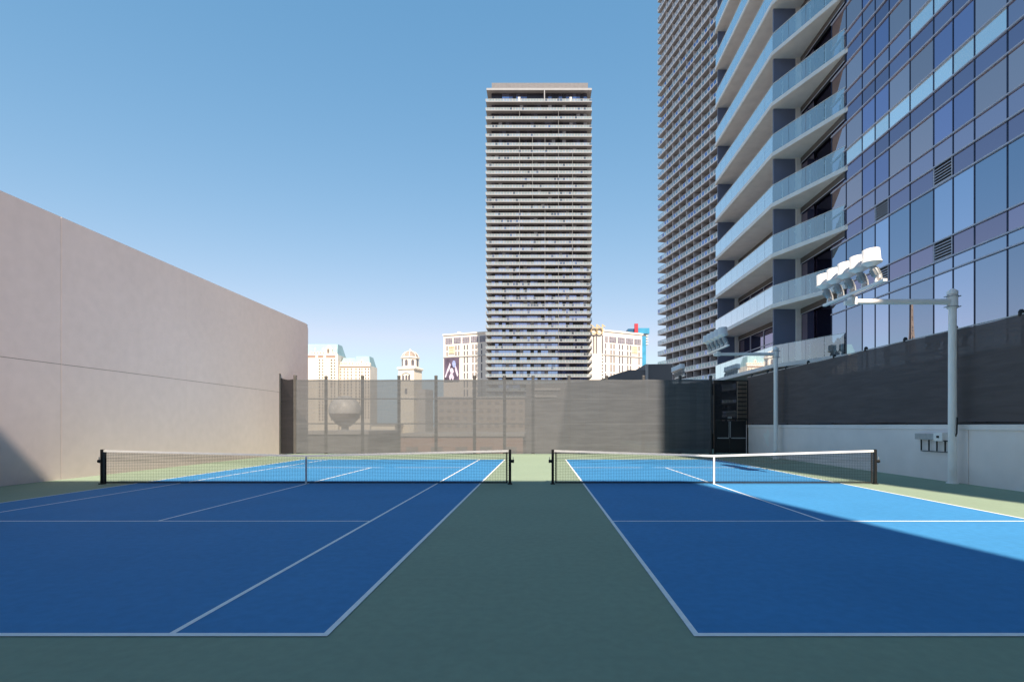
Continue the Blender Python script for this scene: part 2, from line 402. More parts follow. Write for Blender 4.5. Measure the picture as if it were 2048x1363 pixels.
# ------------------------------------------------------------------ left stucco wall
WX = -16.3
t = thing('boundary_wall', 'tall pinkish beige stucco wall with panel joints left of the courts', 'wall', (WX,10,0))
lx = 0; HJ, HT = 3.92, 8.93
ys = [-22.0,-13.4,-7.1,-0.8,5.2,11.55,17.87,24.2,30.5,36.9]
oy = 10.0
b = MB(); b.box(-14.0,-0.03,ys[0]-oy,ys[-1]-oy-0.03,-0.4,HT-0.02,M['joint']); b.build('wall_core', t)
for i in range(len(ys)-1):
    g0 = 0.012 if abs(ys[i]-17.87) < .01 else 0.003
    g1 = 0.012 if abs(ys[i+1]-17.87) < .01 else 0.003
    y0, y1 = ys[i]-oy+g0, ys[i+1]-oy-g1
    if i == len(ys)-2:
        y1 = ys[-1]-oy
        b = MB(); b.box(-0.03,0,y0,y1,0,HJ-0.008,M['wall']); b.build('wall_panel', t)
        b = MB()
        poly = [(y0,HJ+0.008),(y1,HJ+0.008),(y1,HT-0.34),(y1-0.10,HT-0.12),(y1-0.32,HT),(y0,HT)]
        n = len(poly)
        b.add([(-0.03,y,z) for y,z in poly]+[(0,y,z) for y,z in poly],
              [tuple(range(n))[::-1], tuple(range(n,2*n))]+[(k,(k+1)%n,n+(k+1)%n,n+k) for k in range(n)], M['wall'])
        b.build('wall_panel', t)
    else:
        b = MB(); b.box(-0.03,0,y0,y1,0,HJ-0.008,M['wall']); b.build('wall_panel', t)
        b = MB(); b.box(-0.03,0,y0,y1,HJ+0.008,HT,M['wall']); b.build('wall_panel', t)

# ------------------------------------------------------------------ right low wall
RX = 13.4
t = thing('low_wall', 'low pale grey painted wall with a coping under the dark screen', 'wall', (RX,15,0))
for y0,y1 in ((-30,16.43),(16.44,34.3)):
    b = MB(); dx = 0.02 if y0 < 0 else 0.0
    b.box(dx,0.35,y0-15,y1-15,0,1.70,M['lowwall']); b.build('wall_panel', t)
b = MB(); b.box(-0.03,0.38,-45,34.3-15,1.70,1.87,M['lowwall']); b.build('coping', t, 0.01)
b = MB(); pts = []
for k in range(18):
    a = 2*math.pi*k/18; r = 0.42+0.14*math.sin(3*a+1)+0.08*math.sin(5*a)
    pts.append((31.0-15+0.62*r*math.cos(a)*1.3, 1.15+r*math.sin(a)*1.05))
b.add([(-0.003,y,z) for y,z in pts], [tuple(range(18))], M['patch']); b.build('paint_patch', t)

# ------------------------------------------------------------------ far fence, return, gate, right fence
FY = 33.8
def px2x(px, Y): return (px-1080)*Y/F
def post(parent, x, y, h, name='post', r=0.10):
    b = MB(); b.lathe((x,y,0),(0,0,1),[(0,r),(h,r)],M['dkpost'],12)
    o = b.build(name, parent)
    c = MB(); c.lathe((x,y,h),(0,0,1),[(0,r*1.15),(0.05,r*1.1),(0.09,r*0.5)],M['dkpost'],12); c.build('post_cap', o)
t = thing('screen_fence', 'long sunlit grey see-through screen fence along the back of the courts', 'fence', (0,FY,0))
xa, xb = px2x(584,FY), px2x(1421,FY)
b = MB()
nx = 60
for i in range(nx):
    xx0 = xa+(xb-xa)*i/nx; xx1 = xa+(xb-xa)*(i+1)/nx
    w0 = 0.018*math.sin(i*2.3); w1 = 0.018*math.sin((i+1)*2.3)
    s0 = 0.03*abs(math.sin(xx0*math.pi/2.35)); s1 = 0.03*abs(math.sin(xx1*math.pi/2.35))
    b.add([(xx0,w0,0.04+0.03*math.sin(i*1.7)),(xx1,w1,0.04+0.03*math.sin((i+1)*1.7)),(xx1,w1,4.80-s1),(xx0,w0,4.80-s0)], [(0,1,2,3)], M['screen'], True)
b.build('screen_panel', t)
for px in (652,725,798,872,949,1009,1066,1138,1213,1287,1360,1421):
    post(t, px2x(px,FY+0.12), 0.12, 4.98 if px > 700 else 4.95)
for z in (0.12,4.72):
    b = MB(); b.bar((xa,0.12,z),(xb,0.12,z),0.045,0.045,M['dkpost']); b.build('rail', t)

t = thing('fence_panel', 'narrow screen panel, shade put into its dark colour, between two posts beside the beige wall', 'fence', (px2x(557,FY-0.9),FY-0.9,0))
post(t, 0, 0, 5.02, r=0.13); post(t, 0.60, 0.95, 5.0, r=0.10)
b = MB()
for i in range(6):
    f0, f1 = i/6, (i+1)/6
    bw = lambda f: 0.05*math.sin(f*math.pi)
    b.add([(0.09+0.42*f0,0.13+0.72*f0+bw(f0),0.06),(0.09+0.42*f1,0.13+0.72*f1+bw(f1),0.06),(0.09+0.42*f1,0.13+0.72*f1+bw(f1),4.82-0.08*math.sin(f1*3.1)),(0.09+0.42*f0,0.13+0.72*f0+bw(f0),4.82-0.08*math.sin(f0*3.1))], [(0,1,2,3)], M['screen3'], True)
b.build('screen_panel', t)

gx0, gx1 = px2x(1428,FY), px2x(1490,FY)
t = thing('gate', 'black double gate with push bars in the far right corner', 'gate', (gx0,FY,0))
W = gx1-gx0
f = MB()
for x in (0.03, W+0.16): f.box(x-0.04,x+0.04,-0.04,0.04,0,4.75,M['black'])
f.box(0.07,W+0.12,-0.035,0.035,4.68,4.75,M['black']); f.box(0.07,W+0.12,-0.035,0.035,2.18,2.26,M['black'])
f.build('gate_frame', t)
b = MB(); b.add([(0.07,0.02,2.26),(W*0.74,0.02,2.26),(W*0.74,0.02,4.68),(0.07,0.02,4.68)], [(0,1,2,3)], M['screen3']); b.build('screen_panel', t)
b = MB()
for k in range(26):
    z = 2.3+k*0.092; b.bar((W*0.74,0.02,z),(W+0.12,0.02,z),0.012,0.012,M['black'])
for k in range(7):
    x = W*0.74+k*(W*0.26+0.12)/7; b.bar((x,0.02,2.26),(x,0.02,4.68),0.01,0.01,M['black'])
b.build('chain_link', t)
mid = W*0.5
for x0,x1,hx in ((0.09,mid-0.012,mid-0.12),(mid+0.012,W+0.06,mid+0.12)):
    b = MB(); b.box(x0,x1,-0.02,0.02,0.06,2.14,M['black'])
    for xx in (x0+0.03,x1-0.03): b.box(xx-0.03,xx+0.03,-0.032,0.032,0.04,2.16,M['black'])
    lf = b.build('gate_leaf', t)
    q = MB(); q.bar((x0+0.10,-0.09,1.03),(x1-0.06,-0.09,1.03),0.05,0.06,M['greymetal'])
    q.bar((hx,-0.09,1.03),(hx,-0.03,1.03),0.05,0.05,M['greymetal']); q.build('push_bar', lf)
    q = MB(); q.bar((hx*0.4+mid*0.6,-0.045,1.05),(hx*0.4+mid*0.6,-0.045,2.1),0.025,0.03,M['greymetal']); q.build('latch_rod', lf)
q = MB()
for k in range(4): q.box(mid-0.13+0.07*k,mid-0.09+0.07*k,-0.06,-0.04,2.28,2.40,M['greymetal'])
q.build('hinge_closer', t)

t = thing('louvre_panel', 'tan slatted panel seen through the gap beside the gate', 'panel', (px2x(1488,36.4),36.4,0))
b = MB(); b.box(-0.45,0.5,0.02,0.10,0,4.9,M['tan']); b.build('panel', t)
for k in range(9):
    b = MB(); b.box(-0.45,0.5,-0.03,0.015,2.3+0.29*k,2.36+0.29*k,M['black']); b.build('slat', t)

t = thing('screen_fence', 'dark charcoal screen fence standing on the low grey wall', 'fence', (RX+0.12,15,1.87))
b = MB()
ny = 90; ya, yb = -30.0, 34.2
def wob(i): return 0.012*math.sin(i*1.9)+0.01*math.sin(i*0.7)
for i in range(ny):
    u0 = ya+(yb-ya)*i/ny-15; u1 = ya+(yb-ya)*(i+1)/ny-15
    b.add([(wob(i),u0,0.07+0.015*math.sin(i)),(wob(i+1),u1,0.07+0.015*math.sin(i+1)),(wob(i+1),u1,3.08-0.02*abs(math.sin(u1*1.33))),(wob(i),u0,3.08-0.02*abs(math.sin(u0*1.33)))], [(3,2,1,0)], M['screen2'], True)
b.build('screen_panel', t)
for k in range(19):
    y = 33.6-2.35*k-15
    q = MB(); q.lathe((0.10,y,-0.02),(0,0,1),[(0,0.045),(3.10,0.045)],M['dkpost'],10); o = q.build('post', t)
    c = MB(); c.lathe((0.05,y,3.05),(0,0,1),[(0,0.07),(0.13,0.075),(0.19,0.04)],M['black'],10); c.build('post_cap', o)
b = MB(); b.bar((0.03,ya-15,3.10),(0.03,yb-15,3.10),0.035,0.035,M['greymetal']); b.build('top_rail', t)
b = MB(); b.bar((0.03,ya-15,0.04),(0.03,yb-15,0.04),0.05,0.04,M['black']); b.build('bottom_rail', t)

t = thing('dark_backing', 'low black block added to darken the view through the far right corner of the screen fence', 'dark block', (9.75,41.0,0))
b = MB(); b.box(0,4.45,0,1.2,0,5.1,M['black']); b.build('wall', t)  # added dark block, keeps bright towers from showing through the screen
for k in range(4):
    b = MB(); b.box(0.4+1.05*k,1.25+1.05*k,-0.05,-0.004,1.2,4.2,M['dkpost']); b.build('panel', t)

# ------------------------------------------------------------------ floodlight poles
def floodlight(parent, y):
    e = bpy.data.objects.new('floodlight', None); COL.objects.link(e); e.parent = parent; e.location = (-3.2,y,6.06)
    ax = Vector((-0.50,0.10,1)).normalized(); av = Vector((-0.06,0.03,1)).normalized()
    q = MB(); q.bar((-0.02,0,-0.02),(0.03,0,0.20),0.05,0.16,M['whitemetal']); q.bar((0.06,-0.09,0.02),(0.03,-0.09,0.22),0.03,0.05,M['greymetal'])
    q.lathe((0.02,-0.10,0.14),(0,1,0),[(0,0.05),(0.2,0.05)],M['whitemetal'],10); q.build('bracket', e)
    q = MB(); q.lathe((0.0,0,0.15),ax,[(0,0.08),(0.03,0.105),(0.18,0.115),(0.28,0.095),(0.34,0.08)],M['greymetal'],16)
    for k in range(10):
        a = 2*math.pi*k/10
        s = ax.orthogonal().normalized(); u = s*math.cos(a)+ax.cross(s)*math.sin(a)
        c = Vector((0,0,0.15))+ax*0.06+u*0.11; q.bar(c,c+ax*0.20,0.012,0.035,M['greymetal'],u)
    q.build('lamp_housing', e)
    c = Vector((0,0,0.15))+ax*0.33
    q = MB(); q.lathe(c,av,[(0,0.085),(0.05,0.165),(0.10,0.235)],M['whitemetal'],24,True,False); q.build('reflector', e)
    q = MB(); q.lathe(c+av*0.10,av,[(0,0.235),(0.0,0.27),(0.04,0.27),(0.04,0.24),(0.40,0.232),(0.405,0.218),(0.05,0.218)],M['whitemetal'],28,True,False)
    q.lathe(c+av*0.24,av,[(0,0.0),(0.002,0.218)],M['whitemetal'],24,True,False); q.build('visor', e)
def pole(x, y, label):
    t = thing('floodlight_pole', label, 'floodlight pole', (x,y,0), 0, 'white floodlight poles along the low wall')
    b = MB(); b.lathe((0,0,0),(0,0,1),[(0,0.122),(6.0,0.110)],M['whitemetal'],20); p = b.build('pole', t)
    q = MB(); q.lathe((0,0,6.0),(0,0,1),[(0,0.15),(0.10,0.15),(0.19,0.03)],M['whitemetal'],20); q.build('pole_cap', p)
    q = MB(); q.lathe((0,0,0),(0,0,1),[(0,0.17),(0.03,0.17)],M['whitemetal'],20)
    q.lathe((-0.10,-0.11,0.42),(-0.6,-0.7,0),[(0,0.06),(0.09,0.06)],M['whitemetal'],12); q.build('base_flange', p)
    q = MB(); q.lathe((0,0,5.56),(0,0,1),[(0,0.148),(0.42,0.148)],M['whitemetal'],20)
    for zz in (5.60,5.93):
        q.lathe((0,0,zz),(0,0,1),[(0,0.165),(0.02,0.165)],M['greymetal'],20)
        for dx in (-0.19,0.19): q.lathe((dx,-0.10,zz+0.01),(0,1,0),[(0,0.018),(0.2,0.018)],M['greymetal'],8)
    q.build('arm_clamp', t)
    q = MB(); q.lathe((-0.12,0,5.77),(-1,0,0),[(0,0.105),(0.3,0.09),(3.05,0.085)],M['whitemetal'],18); q.build('arm', t)
    q = MB(); q.box(-3.28,-3.10,-0.13,0.13,5.66,5.90,M['whitemetal']); q.lathe((-3.28,0,5.75),(-1,0,-0.15),[(0,0.10),(0.16,0.07)],M['whitemetal'],12); q.box(-3.24,-3.14,-0.05,0.05,5.90,6.0,M['greymetal']); q.build('arm_bracket', t, 0.008)
    q = MB(); q.box(-3.26,-3.14,-1.62,1.62,5.98,6.06,M['whitemetal']); q.build('crossbar', t, 0.006)
    for k in range(5): floodlight(t, -1.28+0.64*k)
    return t
p1 = pole(13.12, 16.7, 'nearest tall white floodlight pole, five white floodlights on its arm')
p2 = copy_tree(p1); p2.location = (13.03, 29.0, 0); p2['label'] = 'middle white floodlight pole near the gate corner, looking half as tall as the nearest'
p3 = copy_tree(p1); p3.location = (15.35, 45.6, 0); p3['label'] = 'farthest floodlight pole, only its white lamps showing above the dark screen'

# junction boxes on the low wall
t = thing('junction_box', 'grey wireway and white switch box with four black conduits on the low wall', 'electrical box', (RX,17.6,0))
b = MB(); b.box(-0.16,0.0,-0.02,0.95,1.36,1.56,M['greymetal']); b.build('wireway', t, 0.008)
b = MB(); b.box(-0.24,0.0,-0.42,-0.03,1.32,1.60,M['whitemetal']); b.build('switch_box', t, 0.01)
b = MB(); b.box(-0.27,-0.24,-0.28,-0.20,1.43,1.50,M['black']); b.build('switch', t)
for y in (-0.34,0.02,0.38,0.74):
    b = MB(); b.bar((-0.08,y,0.98),(-0.08,y,1.35),0.035,0.035,M['black']); b.build('conduit', t)
b = MB(); b.bar((-0.08,-0.55,0.96),(-0.08,0.76,0.96),0.025,0.025,M['black']); b.build('strut', t)
b = MB(); b.tube([(-0.20,-0.44,1.34),(-0.24,-0.75,1.33),(-0.26,-0.96,1.42),(-0.27,-1.06,1.6),(-0.27,-1.08,2.1)],0.022,M['black']); b.build('cable', t)

# ------------------------------------------------------------------ near glass tower (right)
NX = 16.1; FH = 3.09; Z0 = 9.25
t = thing('hotel_tower', 'nearest glass tower with curved-in glass balconies, rising out of frame right', 'tower', (NX,27.6,0))
def P(x,y): return (x-NX, y-27.6)
HT2 = 78.0
# core volume (behind the cladding)
b = MB(); x0,y0 = P(NX+0.35,-14.6); x1,y1 = P(62,43.0)
b.box(x0,x1,y0+0.3,y1,0,HT2,M['divider']); b.build('core', t)
cols = []   # (ya, yb, kind)
A, B_ = 1.37, 1.01
y = 28.97; pat = ['A','A','B','B']; k = 0
while y > -14.4:
    wd = A if pat[k%4]=='A' else B_
    cols.append((y-wd, y, pat[k%4])); y -= wd; k += 1
yend = y
def facade_quad(name, mat, ya, yb, za, zb, dx=0.0):
    q = MB(); (_, a), (_, c) = P(NX,ya), P(NX,yb)
    q.box(dx, dx+0.05, a+0.015, c-0.015, za, zb, mat)
    return q.build(name, t)
NC = 10   # columns inside the picture
vents = {3:('v',), 6:('v',)}
hl = []   # heights of horizontal mullions
# rows: (name, z0, z1, kind)
rows = [('window',1.9,7.93,'win'),('transom_panel',7.93,8.45,'win'),('spandrel_panel',8.45,9.25,'dark'),('window',9.25,11.52,'win'),('spandrel_panel',11.52,12.34,'dark')]
for f_ in range(1,11):
    z = Z0+FH*f_
    rows += [('sill_panel',z,z+0.86,'sill%d'%f_),('window',z+0.86,z+2.27,'win'),('spandrel_panel',z+2.27,z+FH,'dark')]
cnt = {}
stuff = MB()
for name,za,zb,kd in rows:
    hl.append(za)
    for i,(ya_,yb_,c) in enumerate(cols):
        if kd == 'win': mat = (M['gA'] if c=='A' else M['gB']) if za > 10 else (M['gA2'] if c=='A' else M['gB2'])
        elif kd == 'dark': mat = M['gD']
        else:
            mat = M['gS']
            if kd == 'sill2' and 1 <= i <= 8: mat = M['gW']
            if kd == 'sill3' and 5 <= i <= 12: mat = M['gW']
        vis = i < NC and za < (1.844+850*yb_/1050+0.5)
        isvent = kd=='dark' and za < 12 and i in (3,6)
        if isvent:
            v = facade_quad('vent', M['black'], ya_, yb_, za+0.03, zb-0.03, 0.03)
            q = MB(); (_, a), (_, c2) = P(NX,ya_), P(NX,yb_)
            for s in range(6):
                zz = za+0.09+s*(zb-za-0.1)/6
                q.add([(-0.02,a+0.05,zz),(-0.02,c2-0.05,zz),(0.02,c2-0.05,zz+0.02),(0.02,a+0.05,zz+0.02)],[(0,1,2,3)],M['alum'])
                q.add([(-0.02,a+0.05,zz-0.035),(-0.02,c2-0.05,zz-0.035),(-0.02,c2-0.05,zz),(-0.02,a+0.05,zz)],[(0,1,2,3)],M['alum'])
            q.build('louvre_blades', v)
            for ja in (a+0.01, c2-0.05):
                q = MB(); q.box(-0.03,0.05,ja,ja+0.04,za+0.03,zb-0.03,M['alum']); q.build('vent_jamb', v)
        elif vis and cnt.get(name,0) < 98:
            cnt[name] = cnt.get(name,0)+1
            facade_quad(name, mat, ya_, yb_, za, zb)
        else:
            (_, a), (_, c2) = P(NX,ya_), P(NX,yb_)
            stuff.box(0.0,0.05,a+0.015,c2-0.015,za,zb,mat)
# plain upper storeys
z = Z0+FH*11
while z < HT2-3:
    a = P(NX,yend)[1]; c2 = P(NX,28.97)[1]
    stuff.box(0.0,0.05,a,c2,z,z+0.86,M['gS']); stuff.box(0.0,0.05,a,c2,z+0.86,z+2.27,M['gA']); stuff.box(0.0,0.05,a,c2,z+2.27,z+FH-0.02,M['gD'])
    z += FH
o = stuff.build('upper_glazing', t); o['kind'] = 'stuff'
q = MB()
for zz in hl:
    if zz < 3: continue
    q.box(-0.07,0.0,P(NX,yend)[1],P(NX,28.97)[1],zz-0.026,zz+0.026,M['alum'])
q.build('transom_bars', t)
q = MB()
for (ya_,yb_,c) in cols:
    yy = P(NX,yb_)[1]; q.box(-0.02,-0.001,yy-0.02,yy+0.02,1.9,Z0+FH*11-0.01,M['dkmull'])
q.build('mullions', t)
# balconies
TIP = (16.05,27.6); CR = (14.22,32.2); FE = (14.26,42.8)
poly = [P(NX,27.45), P(*TIP), P(*CR), P(*FE), P(NX,42.8)]
def inset(d):
    # outline of the balcony edge moved inwards
    a, c, e = Vector(P(*TIP)), Vector(P(*CR)), Vector(P(*FE))
    n1 = Vector((c-a).yx); n1 = Vector((n1.x,-n1.y)).normalized()
    if n1.x < 0: n1 = -n1
    n2 = Vector((1,0))
    return a+n1*d, c+(n1+n2).normalized()*d*1.03, e+n2*d
def rail_run(zf):
    a, c, e = inset(0.05)
    r = MB()
    def run(p, q_, n):
        d = (q_-p)/n; dn = d.normalized(); nn = Vector((-dn.y,dn.x))*0.007
        for i in range(n):
            s = p+d*i+dn*0.01; u = p+d*(i+1)-dn*0.01
            r.add([(s.x-nn.x,s.y-nn.y,zf-0.10),(u.x-nn.x,u.y-nn.y,zf-0.10),(u.x-nn.x,u.y-nn.y,zf+1.12),(s.x-nn.x,s.y-nn.y,zf+1.12)],[(0,1,2,3)],M['rail'])
    run(a+(c-a)*0.02, c, 4); run(c, e, 9)
    o = r.build('glass_railing', t)
    a2, c2, e2 = inset(0.16)
    g = MB()
    def posts(p, q_, n, off=0.35):
        for i in range(n):
            s = p+(q_-p)*((i+off)/n); dn = (q_-p).normalized()
            g.bar((s.x,s.y,zf),(s.x,s.y,zf+0.95),0.05,0.03,M['whitemetal'],(dn.x,dn.y,0))
            for h in (0.2,0.8):
                u = s - (a2-a).normalized()*0.10
                g.bar((s.x,s.y,zf+h),(u.x,u.y,zf+h),0.03,0.03,M['whitemetal'])
    posts(a2, c2, 5); posts(c2, e2, 9)
    g.build('rail_posts', o)
    h = MB()
    h.bar((a.x,a.y,zf+1.13),(c.x,c.y,zf+1.13),0.03,0.02,M['slabedge']); h.bar((c.x,c.y,zf+1.13),(e.x,e.y,zf+1.13),0.03,0.02,M['slabedge'])
    h.build('top_rail', o)
floors = [5.58] + [Z0+FH*k for k in range(0,12)]
for i,zf in enumerate(floors):
    b = MB(); b.prism(poly, zf-0.24, zf, M['concrete'])
    sl = b.build('balcony_slab', t, 0.02)
    a, c, e = Vector(P(*TIP)), Vector(P(*CR)), Vector(P(*FE))
    d = MB()
    for p,q_ in ((a,c),(c,e)):
        d.bar((p.x,p.y,zf-0.11),(q_.x,q_.y,zf-0.11),0.05,0.235,M['slabedge'])
    d.build('slab_edge', sl)
    rail_run(zf)
    top = (floors[i+1] if i+1 < len(floors) else zf+FH) - 0.24
    for yy in (32.42, 42.55):
        b = MB(); b.box(P(14.42,0)[0],P(15.78,0)[0],P(0,yy)[1],P(0,yy+0.12)[1],zf,top,M['divider']); b.build('divider', t)
        b = MB(); b.box(P(15.78,0)[0],P(16.10,0)[0],P(0,yy-0.1)[1],P(0,yy+0.3)[1],zf,top,M['concrete']); b.build('column', t)
    # back wall glazing behind the balcony
    b = MB(); y_a, y_b = P(0,30.9)[1], P(0,32.3)[1]
    b.box(0.02,0.10,y_a,y_b,zf,top-0.34,M['gD']); b.build('balcony_window', t)
    b = MB(); y_a2 = P(0,28.99)[1]
    b.box(0.12,0.18,y_a2,y_a,zf,top-0.34,M['darkdoor']); b.build('sliding_door', t)
    b = MB(); b.box(-0.06,0.2,P(0,27.65)[1],P(0,42.5)[1],top-0.34,top-0.002,M['bulk']); b.build('bulkhead', t)
    b = MB(); b.box(-0.075,-0.06,P(0,27.65)[1],P(0,42.5)[1],top-0.375,top-0.335,M['alum']); b.build('header_trim', t)
    b = MB(); b.box(0.05,0.12,P(0,32.75)[1],P(0,42.5)[1],zf,top-0.34,M['gD'])
    for k in range(4):
        yy = P(0,33.0+2.4*k)[1]; b.box(0.0,0.05,yy,yy+0.07,zf,top-0.35,M['alum'])
    b.box(0.02,0.05,P(0,33.1)[1],P(0,42.4)[1],zf+1.95,zf+2.02,M['alum'])
    b.build('balcony_window', t)
# end wall so the tower is closed towards the street behind
b = MB(); b.box(0.0,P(62,0)[0],P(0,43.0)[1],P(0,43.12)[1],0,HT2,M['divider']); b.build('end_wall', t)
b = MB(); b.box(-0.05,P(62,0)[0]+0.1,P(0,-14.6)[1],P(0,43.15)[1],HT2,HT2+1.0,M['concrete']); b.build('roof_parapet', t)

# plants and a chair on the lowest balcony
def potted(x,y,label,seed):
    rnd = random.Random(seed)
    p = thing('potted_plant', label, 'potted plant', (x,y,5.58), 0, 'potted plants on the lowest balcony')
    b = MB(); b.lathe((0,0,0),(0,0,1),[(0,0.12),(0.26,0.16),(0.28,0.15)],M['pot'],14); b.build('pot', p)
    b = MB(); b.lathe((0,0,0.26),(0,0,1),[(0,0.02),(0.5,0.012)],M['rust'],6); b.build('stem', p)
    b = MB()
    for i in range(420):
        u = rnd.random(); z = 0.32+0.72*u; r = 0.19*math.sin(math.pi*min(1,u*0.85+0.12))*math.sqrt(rnd.random())+0.02
        a = rnd.random()*6.283; c = Vector((r*math.cos(a),r*math.sin(a),z))
        s = Vector((rnd.gauss(0,1),rnd.gauss(0,1),rnd.gauss(0,1))).normalized()*0.05; q = s.orthogonal().normalized()*0.02
        b.add([c-s,c+q,c+s,c-q],[(0,1,2,3)],M['leaf'])
    b.build('foliage', p)
potted(15.62,29.9,'dark potted shrub on the lowest balcony, the one nearer the slate divider',3)
potted(15.80,28.9,'dark potted shrub on the lowest balcony, the one nearer the glass facade',4)

# ------------------------------------------------------------------ slab towers (centre and far right)
def slab_tower(t, L, D, ovx0, ovx1, ovy, zs, zbase, ztop, fin_every, seed, rail_mode, glass_pick, pane=1.3, mslab='tslab', mfas='tfascia', pw0=0.11):
    rnd = random.Random(seed)
    b = MB(); b.box(0.15,L-0.15,0.15,D,zbase,ztop,M['tglassD']); b.build('core', t)
    for i,z in enumerate(zs):
        ztp = zs[i+1] if i+1 < len(zs) else ztop
        b = MB(); b.box(-ovx0,L+ovx1,-ovy,D+ovy,z-0.28,z,M[mslab]); sl = b.build('floor_slab', t)
        e = MB(); e.box(-ovx0,L+ovx1,-ovy-0.04,-ovy,z-0.30,z+0.05,M[mfas]); e.box(-ovx0-0.04,-ovx0,-ovy,D,z-0.30,z+0.05,M[mfas]); e.build('slab_edge', sl)
        g = MB(); n = int(L/pane)
        for k in range(n):
            xa_, xb_ = L*k/n, L*(k+1)/n
            g.box(xa_+0.02,xb_-0.02,0.0,0.10,z,ztp-0.28,glass_pick(rnd,i,k/n))
        n2 = max(1,int(min(D,14)/pane))
        for k in range(n2):
            ya_, yb_ = D*k/n2, D*(k+1)/n2
            g.box(0.0,0.10,ya_+0.12,yb_-0.02,z,ztp-0.28,glass_pick(rnd,i,k/n2))
        g.build('window_band', t)
        r = MB(); n = int((L+ovx0+ovx1)/1.30)
        for k in range(n):
            xa_ = -ovx0+(L+ovx0+ovx1)*k/n; xb_ = -ovx0+(L+ovx0+ovx1)*(k+1)/n
            r.add([(xa_+0.03,-ovy+0.03,z+0.05),(xb_-0.03,-ovy+0.03,z+0.05),(xb_-0.03,-ovy+0.03,z+1.05),(xa_+0.03,-ovy+0.03,z+1.05)],[(0,1,2,3)],rail_mode(rnd,i,k/n))
            pw = pw0 if k%3 else pw0*1.8
            r.box(xa_-pw,xa_+pw,-ovy+0.0,-ovy+0.06,z+0.05,z+1.05,M[mfas])
        n2 = int(D/1.25) if D < 20 else 14
        for k in range(n2):
            ya_ = -ovy+1.25*k; yb_ = ya_+1.25
            for xx in (-ovx0+0.03, L+ovx1-0.03):
                r.add([(xx,ya_+0.03,z+0.05),(xx,yb_-0.03,z+0.05),(xx,yb_-0.03,z+1.05),(xx,ya_+0.03,z+1.05)],[(0,1,2,3)],rail_mode(rnd,i,0.5))
        rl = r.build('balcony_railing', t)
        h = MB(); h.box(-ovx0,L+ovx1,-ovy-0.01,-ovy+0.07,z+1.05,z+1.13,M[mfas]); h.box(-ovx0-0.01,-ovx0+0.06,-ovy+0.07,D,z+1.05,z+1.13,M[mfas]); h.build('top_rail', rl)
    if fin_every:
        x = fin_every*0.5
        while x < L-0.2:
            fm = MB(); fm.box(x-0.10,x+0.10,-ovy+0.35,-0.01,zbase,ztop,M['twall2']); fm.build('party_wall', t); x += fin_every

# centre tower
DT = 232.0; k_ = DT/F
def zt(y): return CH+(850-y)*k_
zs = [zt(y) for y in (202.5,220,237.6,255,272.4,290.5)]
y = 304.5
while zt(y) > -12: zs.append(zt(y)); y += 14.0
zs = zs[::-1]
xw0, xw1 = (982-1080)*DT/F, (1175-1080)*DT/F
t = thing('hotel_tower', 'slender balcony-banded tower standing alone in the middle of the sky', 'tower', (xw0,DT+2.3,0))
nfl = len(zs)
def pickC(rnd, i, u):
    lo = 1-i/nfl
    v = rnd.random()
    if v < 0.30: return M['tglassA']
    if v < 0.30+0.42*lo+0.1: return M['tglassB']
    if v < 0.94: return M['tglassD']
    return M['tglassC']
def railC(rnd, i, u): return M['trailA'] if rnd.random() < 0.9 else M['trailB']
slab_tower(t, xw1-xw0, 30.0, (982-972)*DT/F, (1184-1175)*DT/F, 2.3, zs, -16, zt(180), 0, 11, railC, pickC, 1.55)
L = xw1-xw0
b = MB(); b.box(-2.0,L+1.9,-2.3,32,zt(180),zt(177),M['tslab']); b.build('roof_slab', t)
b = MB(); b.box(-2.0,L+1.9,-2.36,-2.3,zt(180)-0.1,zt(177)+0.15,M['tfascia']); b.build('roof_edge', t)
b = MB(); b.box(0.2,L+0.4,-0.3,28,zt(177),zt(160),M['pent'])
for k in range(24):
    x = 0.2+(L+0.2)*k/24; b.box(x-0.05,x+0.05,-0.36,-0.3,zt(177),zt(160),M['tfin'])
b.build('roof_screen', t)
for px in (1089,1038,1142): 
    x = (px-1080)*DT/F-xw0
    b = MB(); b.box(x-0.22,x+0.22,-2.34,-2.0,zt(202),zt(180),M['tfascia']) if px==1089 else b.box(x-0.5,x+0.5,-0.5,-0.01,zt(202),zt(188),M['cream2'])
    b.build('column', t)
for px,ya_,yb_ in ((1039,218,237),(1117,218,290),(1090,272,340),(1039,272,340),(1065,272,400),(1117,272,420),(1039,400,560),(1090,420,640),(1145,300,560),(1117,520,700)):
    x = (px-1080)*DT/F-xw0
    b = MB(); b.box(x-0.07,x+0.07,-2.2,-0.01,zt(yb_),zt(ya_),M['tfin']); b.build('divider', t)

# far right tower
u = Vector((0.249,-0.969)).normalized(); inn = Vector((0.969,0.249)).normalized()
P1 = Vector((35.0,156.0))
ov = 2.1; e0 = 2.6
org = P1 + inn*ov + u*e0
t = thing('hotel_tower', 'dark tower of slanting balcony rows just left of the nearest glass tower', 'tower', (org.x,org.y,0), math.atan2(u.y,u.x))
zs = []; z = 16.4-3.09*9
while z < 150: zs.append(z); z += 3.09
def pickR(rnd, i, u_):
    return M['tglassD'] if rnd.random() < 0.8 else M['tglassA']
def railR(rnd, i, u_):
    if i > 36: return M['trailM']
    v = rnd.random()
    return M['trailA'] if v < 0.42 else (M['trailB'] if v < 0.8 else M['tglassB'])
slab_tower(t, 60.0, 26.0, e0, 2.0, ov, zs, -16, zs[-1]+3.1, 3.75, 21, railR, pickR, 1.25, 'tslab2', 'tfascia2', 0.05)
b = MB(); b.box(-1.5,61,-1.5,26,zs[-1]+3.1,zs[-1]+4,M['tslab']); b.build('roof_slab', t)

